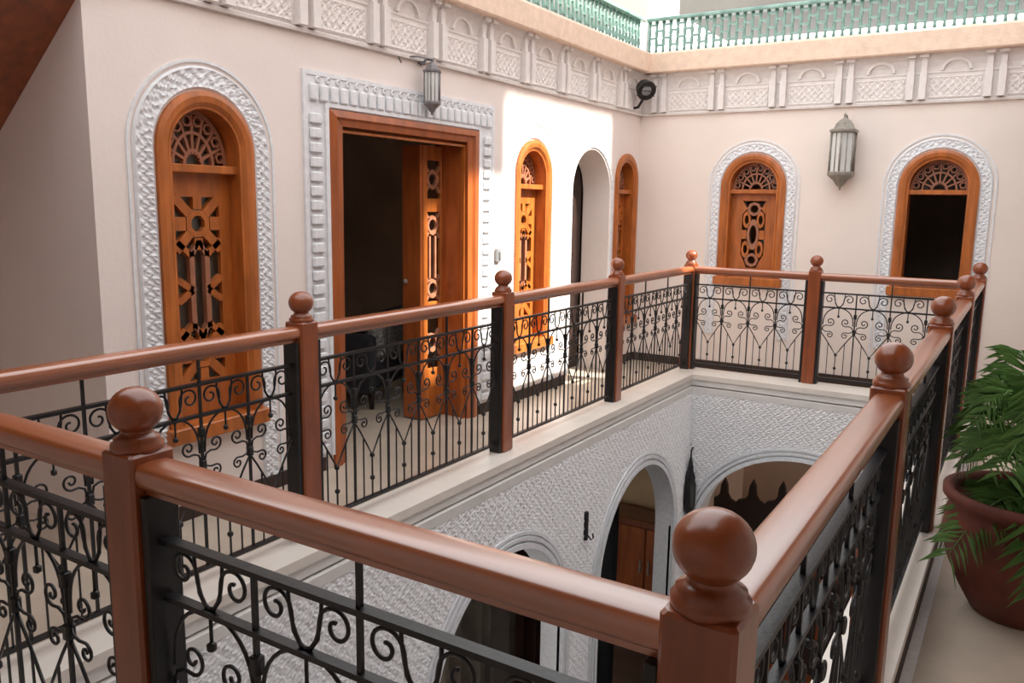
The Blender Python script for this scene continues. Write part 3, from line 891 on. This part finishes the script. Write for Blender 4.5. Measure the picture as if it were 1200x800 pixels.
# ------------------------------------------------------------------ wrought iron panels
def spiral(cx, cz, r0, r1, a0, turns, n=22, sgn=1):
    return [(cx+(r0+(r1-r0)*i/n)*math.cos(a0+sgn*2*PI*turns*i/n), 0, cz+(r0+(r1-r0)*i/n)*math.sin(a0+sgn*2*PI*turns*i/n)) for i in range(n+1)]
CACHE = {}
ZB, ZM, ZT = 0.055, 0.668, 0.79
TK = 0.0046
def cell_meshes(wc):
    key = round(wc, 3)
    if key in CACHE:
        return CACHE[key]
    d = {}
    t = TK
    d['upright'] = MB().tube([(0, 0, ZB), (0, 0, ZT)], .0068, 4, smooth=False).mesh('upright', 'iron')
    d['upright_tall'] = MB().tube([(0, 0, ZB), (0, 0, .888)], .0068, 4, smooth=False).mesh('upright', 'iron')
    d['collar'] = MB().box(-.012, .012, -.012, .012, -.02, .02, .004).mesh('collar', 'iron')
    # round-headed arch under the middle bar with curled feet
    n = 16
    pts = [(wc/2-(wc/2-.012)*math.cos(PI*i/n), 0, .52+(ZM-.52)*math.sin(PI*i/n)**.8) for i in range(n+1)]
    d['arch'] = MB().tube(pts, t, 5).mesh('arch', 'iron')
    # hanging stem with a ball
    d['stem'] = MB().tube([(wc/2, 0, ZM), (wc/2, 0, .60)], t*.9, 5).lathe([(0.001, -.012), (.010, -.006), (.010, .006), (.001, .012)], 8, (wc/2, 0, .595)).mesh('stem', 'iron')
    # volutes inside the arch (mirrored pair made by scale)
    r = wc*.13
    d['volute'] = MB().tube(spiral(wc*.27, .548, r*.18, r, 0, 1.25, 26, -1)+[(wc*.16, 0, .548-r*.92), (wc*.07, 0, .548-r*1.25), (.006, 0, .47)], t*.95, 5).mesh('volute', 'iron')
    d['side_scroll'] = MB().tube(spiral(wc*.27, .435, r*.15, r*.8, 0, 1.25, 24, 1)+[(wc*.16, 0, .435+r*.74), (wc*.07, 0, .435+r*.98), (.006, 0, .49)], t*.9, 5).mesh('side_scroll', 'iron')
    # V brace running down to the middle
    d['brace'] = MB().tube([(.0, 0, .455), (wc*.16, 0, .40), (wc*.34, 0, .33), (wc*.5, 0, .265), (wc*.66, 0, .33), (wc*.84, 0, .40), (wc, 0, .455)], t, 5).mesh('brace', 'iron')
    # S scroll of the top band
    hb = (ZT-ZM)
    s1 = spiral(wc*.21, ZT-hb*.42, hb*.07, hb*.34, PI/2, 1.25, 24, -1)
    lastx, lastz = s1[-1][0], s1[-1][2]
    d['band_scroll'] = MB().tube(s1+[(wc*.385, 0, ZM+hb*.28), (wc*.47, 0, ZM+.004)], t*.95, 5).mesh('band_scroll', 'iron')
    d['band_arc'] = MB().tube([(wc*.5+wc*.16*math.cos(PI*i/10), 0, ZT-.004-hb*.9*math.sin(PI*i/10)) for i in range(11)], t*.9, 5).mesh('band_arc', 'iron')
    mb = MB().tube([(0, 0, ZB), (0, 0, .27)], t, 4, smooth=False)
    d['bead'] = MB().lathe([(.001, -.016), (.012, -.006), (.012, .006), (.001, .016)], 8).mesh('bead', 'iron')
    d['centre_bar'] = mb.mesh('baluster', 'iron')
    d['thin_bar'] = MB().tube([(0, 0, ZB), (0, 0, .36)], t*.85, 4, smooth=False).mesh('baluster', 'iron')
    CACHE[key] = d
    return d
BARS = {}
def panel(p0, p1, n, label):
    a, b = Vector((*p0, 0)), Vector((*p1, 0))
    Lc = (b-a).length
    ang = math.atan2(b.y-a.y, b.x-a.x)
    t = empty('iron_railing', (a.x, a.y, 0), ang)
    tag(t, label, 'railing', 'wrought iron panels of the gallery railing')
    x0, x1 = PW/2+.001, Lc-PW/2-.001
    key = round(Lc, 3)
    if key not in BARS:
        d = {}
        d['side'] = MB().box(-.011, .011, -.038, .038, 0, .888, .003).mesh('side_frame', 'iron')
        d['top'] = MB().box(x0, x1, -.013, .013, ZT-.006, ZT+.006).mesh('top_bar', 'iron')
        d['mid'] = MB().box(x0, x1, -.011, .011, ZM-.006, ZM+.006).mesh('middle_bar', 'iron')
        d['bot'] = MB().box(x0, x1, -.011, .011, ZB-.007, ZB+.007).mesh('bottom_bar', 'iron')
        BARS[key] = d
    d = BARS[key]
    link('side_frame', d['side'], t, (x0+.011, 0, 0))
    link('side_frame', d['side'], t, (x1-.011, 0, 0))
    link('top_bar', d['top'], t)
    link('middle_bar', d['mid'], t)
    link('bottom_bar', d['bot'], t)
    xs0, xs1 = x0+.022, x1-.022
    wc = (xs1-xs0)/n
    c = cell_meshes(wc)
    tall = {n//2} if n <= 4 else {n//3, n-n//3}
    for i in range(n):
        ox = xs0+i*wc
        if i > 0:
            u = link('upright', c['upright_tall' if i in tall else 'upright'], t, (ox, 0, 0))
            for zc in (.60, .47):
                link('collar', c['collar'], u, (0, 0, zc))
        link('arch', c['arch'], t, (ox, 0, 0))
        link('stem', c['stem'], t, (ox, 0, 0))
        link('brace', c['brace'], t, (ox, 0, 0))
        link('band_arc', c['band_arc'], t, (ox, 0, 0))
        for nm in ('volute', 'side_scroll', 'band_scroll'):
            link(nm, c[nm], t, (ox, 0, 0))
            link(nm, c[nm], t, (ox+wc, 0, 0), 0, (-1, 1, 1))
        cb = link('baluster', c['centre_bar'], t, (ox+wc/2, 0, 0))
        for zc in (.265, .15):
            link('bead', c['bead'], cb, (0, 0, zc))
        link('baluster', c['thin_bar'], t, (ox+wc*.25, 0, 0))
        link('baluster', c['thin_bar'], t, (ox+wc*.75, 0, 0))
    return t
bays = []
names_l = ['beside the passage recess', 'in front of the double door', 'in front of the second arched window', 'in front of the open arch and corner window']
for i in range(4):
    bays.append(((XL, YL[i]), (XL, YL[i+1]), 6, names_l[i]))
bays.append(((XL, YF), (XM, YF), 4, 'under the closed window of the lantern wall'))
bays.append(((XM, YF), (XR, YF), 4, 'under the open dark window of the lantern wall'))
names_r = ['from the large near corner post to the potted palm', 'beside the potted palm', 'next beyond the potted palm', 'ending at the corner by the open dark window']
for i in range(4):
    bays.append(((XR, YR[i]), (XR, YR[i+1]), 6, names_r[i]))
bays.append(((XL, YN), (XM, YN), 4, 'of the near railing on the passage side'))
bays.append(((XM, YN), (XR, YN), 4, 'of the near railing ending at the large corner post'))
for p0, p1, n, nm in bays:
    handrail(p0, p1, 'varnished wooden handrail '+nm)
    panel(p0, p1, n, 'black wrought iron scroll panel '+nm)

# ------------------------------------------------------------------ lanterns and lamps
def wall_lantern(name, loc, rz, H, rad, label, dark, out, arm=False):
    t = empty(name, loc, rz)
    tag(t, label, 'lantern')
    m = dark
    # axis at local (0,-out); z from 0 (bottom tip) to H
    c = (0, -out, 0)
    hb0, hb1 = H*.24, H*.74
    MB().lathe([(.004, 0), (.012, H*.015), (.007, H*.03), (rad*.35, H*.07), (rad*.55, H*.12), (rad*1.05, H*.19), (rad*1.08, H*.225), (rad*.98, hb0)], 6, c, False, PI/6).build('base', m, t)
    MB().lathe([(rad*.98, hb1), (rad*1.12, hb1+H*.012), (rad*1.12, hb1+H*.04), (rad*.8, hb1+H*.06), (rad*.66, hb1+H*.12), (rad*.36, hb1+H*.17), (rad*.16, hb1+H*.19), (.012, hb1+H*.21), (.016, hb1+H*.23), (.004, H)], 6, c, False, PI/6).build('crown', m, t)
    for k_ in range(6):
        a = 2*PI*k_/6+PI/6
        a2 = a+2*PI/6
        p = (c[0]+rad*.95*math.cos(a), c[1]+rad*.95*math.sin(a))
        p2 = (c[0]+rad*.95*math.cos(a2), c[1]+rad*.95*math.sin(a2))
        MB().tube([(p[0], p[1], hb0), (p[0], p[1], hb1)], rad*.075, 5).build('corner_bar', m, t)
        mb = MB()
        q, q2 = [(.94*(v-cc)+cc) for v, cc in zip(p, c)], [(.94*(v-cc)+cc) for v, cc in zip(p2, c)]
        e, e2 = [(.90*(v-cc)+cc) for v, cc in zip(p, c)], [(.90*(v-cc)+cc) for v, cc in zip(p2, c)]
        mb.add([(q[0], q[1], hb0), (q2[0], q2[1], hb0), (q2[0], q2[1], hb1), (q[0], q[1], hb1), (e[0], e[1], hb0), (e2[0], e2[1], hb0), (e2[0], e2[1], hb1), (e[0], e[1], hb1)],
               [(0, 1, 2, 3), (7, 6, 5, 4), (0, 4, 5, 1), (3, 2, 6, 7), (0, 3, 7, 4), (1, 5, 6, 2)])
        pn = mb.build('pane', 'frosted', t)
        mx, my = (p[0]+p2[0])/2, (p[1]+p2[1])/2
        MB().tube([(mx, my, hb0), (mx, my, hb1)], rad*.035, 4).build('glazing_bar', m, pn)
    # bracket to the wall
    br = MB().tube([(0, .0, H*.90), (0, -out*.5, H*.98), (0, -out, H*.97)], .008, 6)
    br.lathe([(.001, 0), (.03, .002), (.03, .012), (.001, .016)], 10, (0, -.008, H*.90))
    br.build('bracket', m, t)
    if arm:
        MB().tube([(0, -out, H*.97), (-.10, -out*.6, H*.99), (-.20, 0, H*.97)]+[(-.20+.03*math.cos(a_), 0, H*.94+.03*math.sin(a_)) for a_ in (PI/2, PI, 1.5*PI)], .006, 6).build('scroll_arm', m, t)
    return t
wall_lantern('wall_lantern', (-1.535, Y_FAR, 1.665), 0, .69, .118, 'large hexagonal glass and metal lantern between the two windows', 'lantern_metal', .135)
wall_lantern('wall_lantern', (X_WALL, 4.55, 2.07), RZ_L, .37, .060, 'small grey lantern hanging above the double door', 'lantern_grey', .10, True)
# iron spotlight in the corner of the cornice
sp = empty('spotlight', (X_WALL+.10, Y_FAR-.24, 2.50))
tag(sp, 'dark round iron spotlight in the corner below the cornice beam', 'spotlight')
cx_, cy_, cz_ = .06, -.06, .16
axis = Vector((.62, -.62, -.48)).normalized()
rotm = axis.to_track_quat('Z', 'Y').to_matrix()
def rotated(prof, seg=20):
    mb = MB().lathe(prof, seg)
    mb.v = [tuple(rotm @ Vector(v)+Vector((cx_, cy_, cz_))) for v in mb.v]
    return mb
rotated([(.03, -.09), (.06, -.075), (.085, -.03), (.09, .03), (.10, .05), (.10, .06), (.08, .06)]).build('housing', 'lantern_dark', sp)
rotated([(.078, .045), (.076, .058), (.001, .064)]).build('lens', 'grey_plastic', sp)
for k_ in range(3):
    mb = MB().tube([(-.095+.0, -.05+.05*k_, .062), (.095, -.05+.05*k_, .062)], .005, 5)
    mb.v = [tuple(rotm @ Vector(v)+Vector((cx_, cy_, cz_))) for v in mb.v]
    mb.build('guard_bar', 'lantern_dark', sp)
MB().tube([(-.085, .0, -.02), (-.03, .0, -.01), (.02, -.02, .05), (.05, -.05, .10)], .014, 8).build('bracket', 'lantern_dark', sp)
# lower corner lantern and small sconce
ll = empty('corner_lantern', (XI+.045, YI-.06, -1.30))
tag(ll, 'dark slender lantern hanging in the lower courtyard corner', 'lantern')
MB().lathe([(.006, .0), (.03, .02), (.05, .06), (.056, .10), (.056, .30), (.048, .34), (.05, .36), (.028, .43), (.02, .50), (.008, .55), (.006, .62)], 6, (0, 0, 0), False).build('body', 'iron', ll)
for k_ in range(6):
    a = 2*PI*k_/6
    MB().tube([(.056*math.cos(a), .056*math.sin(a), .10), (.056*math.cos(a), .056*math.sin(a), .30)], .006, 5).build('corner_bar', 'lantern_dark', ll)
MB().tube([(0, 0, .60), (0, .03, .63), (0, .06, .62)], .006, 6).build('hook', 'iron', ll)
sc = empty('iron_hook', (XI, 4.94, -.86), RZ_L)
tag(sc, 'thin dark iron hook on the carved plaster between the lower arches', 'hook')
MB().box(-.014, .014, -.03, 0, .02, .23, .004).build('back_plate', 'iron', sc)
MB().tube([(0, -.03, .06), (0, -.06, .03), (0, -.075, .05), (0, -.07, .08)], .006, 6).build('prong', 'iron', sc)

# ------------------------------------------------------------------ potted palm
PX, PY = 0.105, 3.86
pt = empty('potted_palm', (PX, PY, Z_FLOOR))
tag(pt, 'terracotta pot of feathery palm fronds on the gallery floor', 'potted plant')
MB().lathe([(.165, 0), (.18, .015), (.23, .10), (.285, .22), (.305, .33), (.30, .40), (.285, .45), (.30, .465), (.318, .485), (.318, .515), (.29, .52), (.275, .50), (.27, .47)], 40).build('pot', 'terracotta', pt)
MB().lathe([(.272, .455), (.268, .462), (.001, .47)], 24).build('soil', 'soil', pt)
rnd = random.Random(3)
def frond(az, length, rise, droop, q0, leaf_len, base_r=.05, z0=.46):
    mb = MB()
    n = 16
    ca, sa = math.cos(az), math.sin(az)
    P = []
    for i in range(n+1):
        q = i/n
        rad = base_r*(.3+.7*q)+length*q**1.5
        zz = z0+rise*math.sin(q*PI*.60)-droop*q**3
        wob = .02*math.sin(q*3+az*3)
        P.append(Vector((rad*ca-wob*sa, rad*sa+wob*ca, zz)))
    mb.tube(P, [.006*(1-.75*i/n) for i in range(n+1)], 5)
    for i in range(q0, n+1):
        q = i/n
        t_ = (P[min(i+1, n)]-P[i-1]).normalized()
        side = t_.cross(Vector((0, 0, 1)))
        side = side.normalized() if side.length > 1e-4 else Vector((-sa, ca, 0))
        for sub in (0, .5):
            base = P[i]-(P[i]-P[i-1])*sub
            for s in (-1, 1):
                ll_ = leaf_len*(1.1-.8*abs(q-.62))*rnd.uniform(.8, 1.15)
                d = (side*s*.8+t_*.55+Vector((0, 0, rnd.uniform(.0, .35)))).normalized()
                wv = t_.cross(d).cross(d).normalized()*.0048
                mid = base+d*ll_*.5
                tip = base+d*ll_+Vector((0, 0, -ll_*.28))
                mb.add([base, mid+wv, tip, mid-wv], [(0, 1, 2), (0, 2, 3)])
    return mb
for k_ in range(39):
    az = 2*PI*k_*.381966+rnd.uniform(-.15, .15)
    hi = k_ % 3
    toward_rail = max(0.0, -math.cos(az))
    ln = [.34, .36, .40][hi]*rnd.uniform(.8, 1.15)*(1-.42*toward_rail)
    rise = [.64, .40, .10][hi]*rnd.uniform(.8, 1.1)
    dr_ = [.16, .16, .26][hi]
    fr = frond(az, ln, rise, dr_, [7, 5, 1][hi], [.15, .15, .17][hi])
    fr.build('frond', 'leaf', pt)
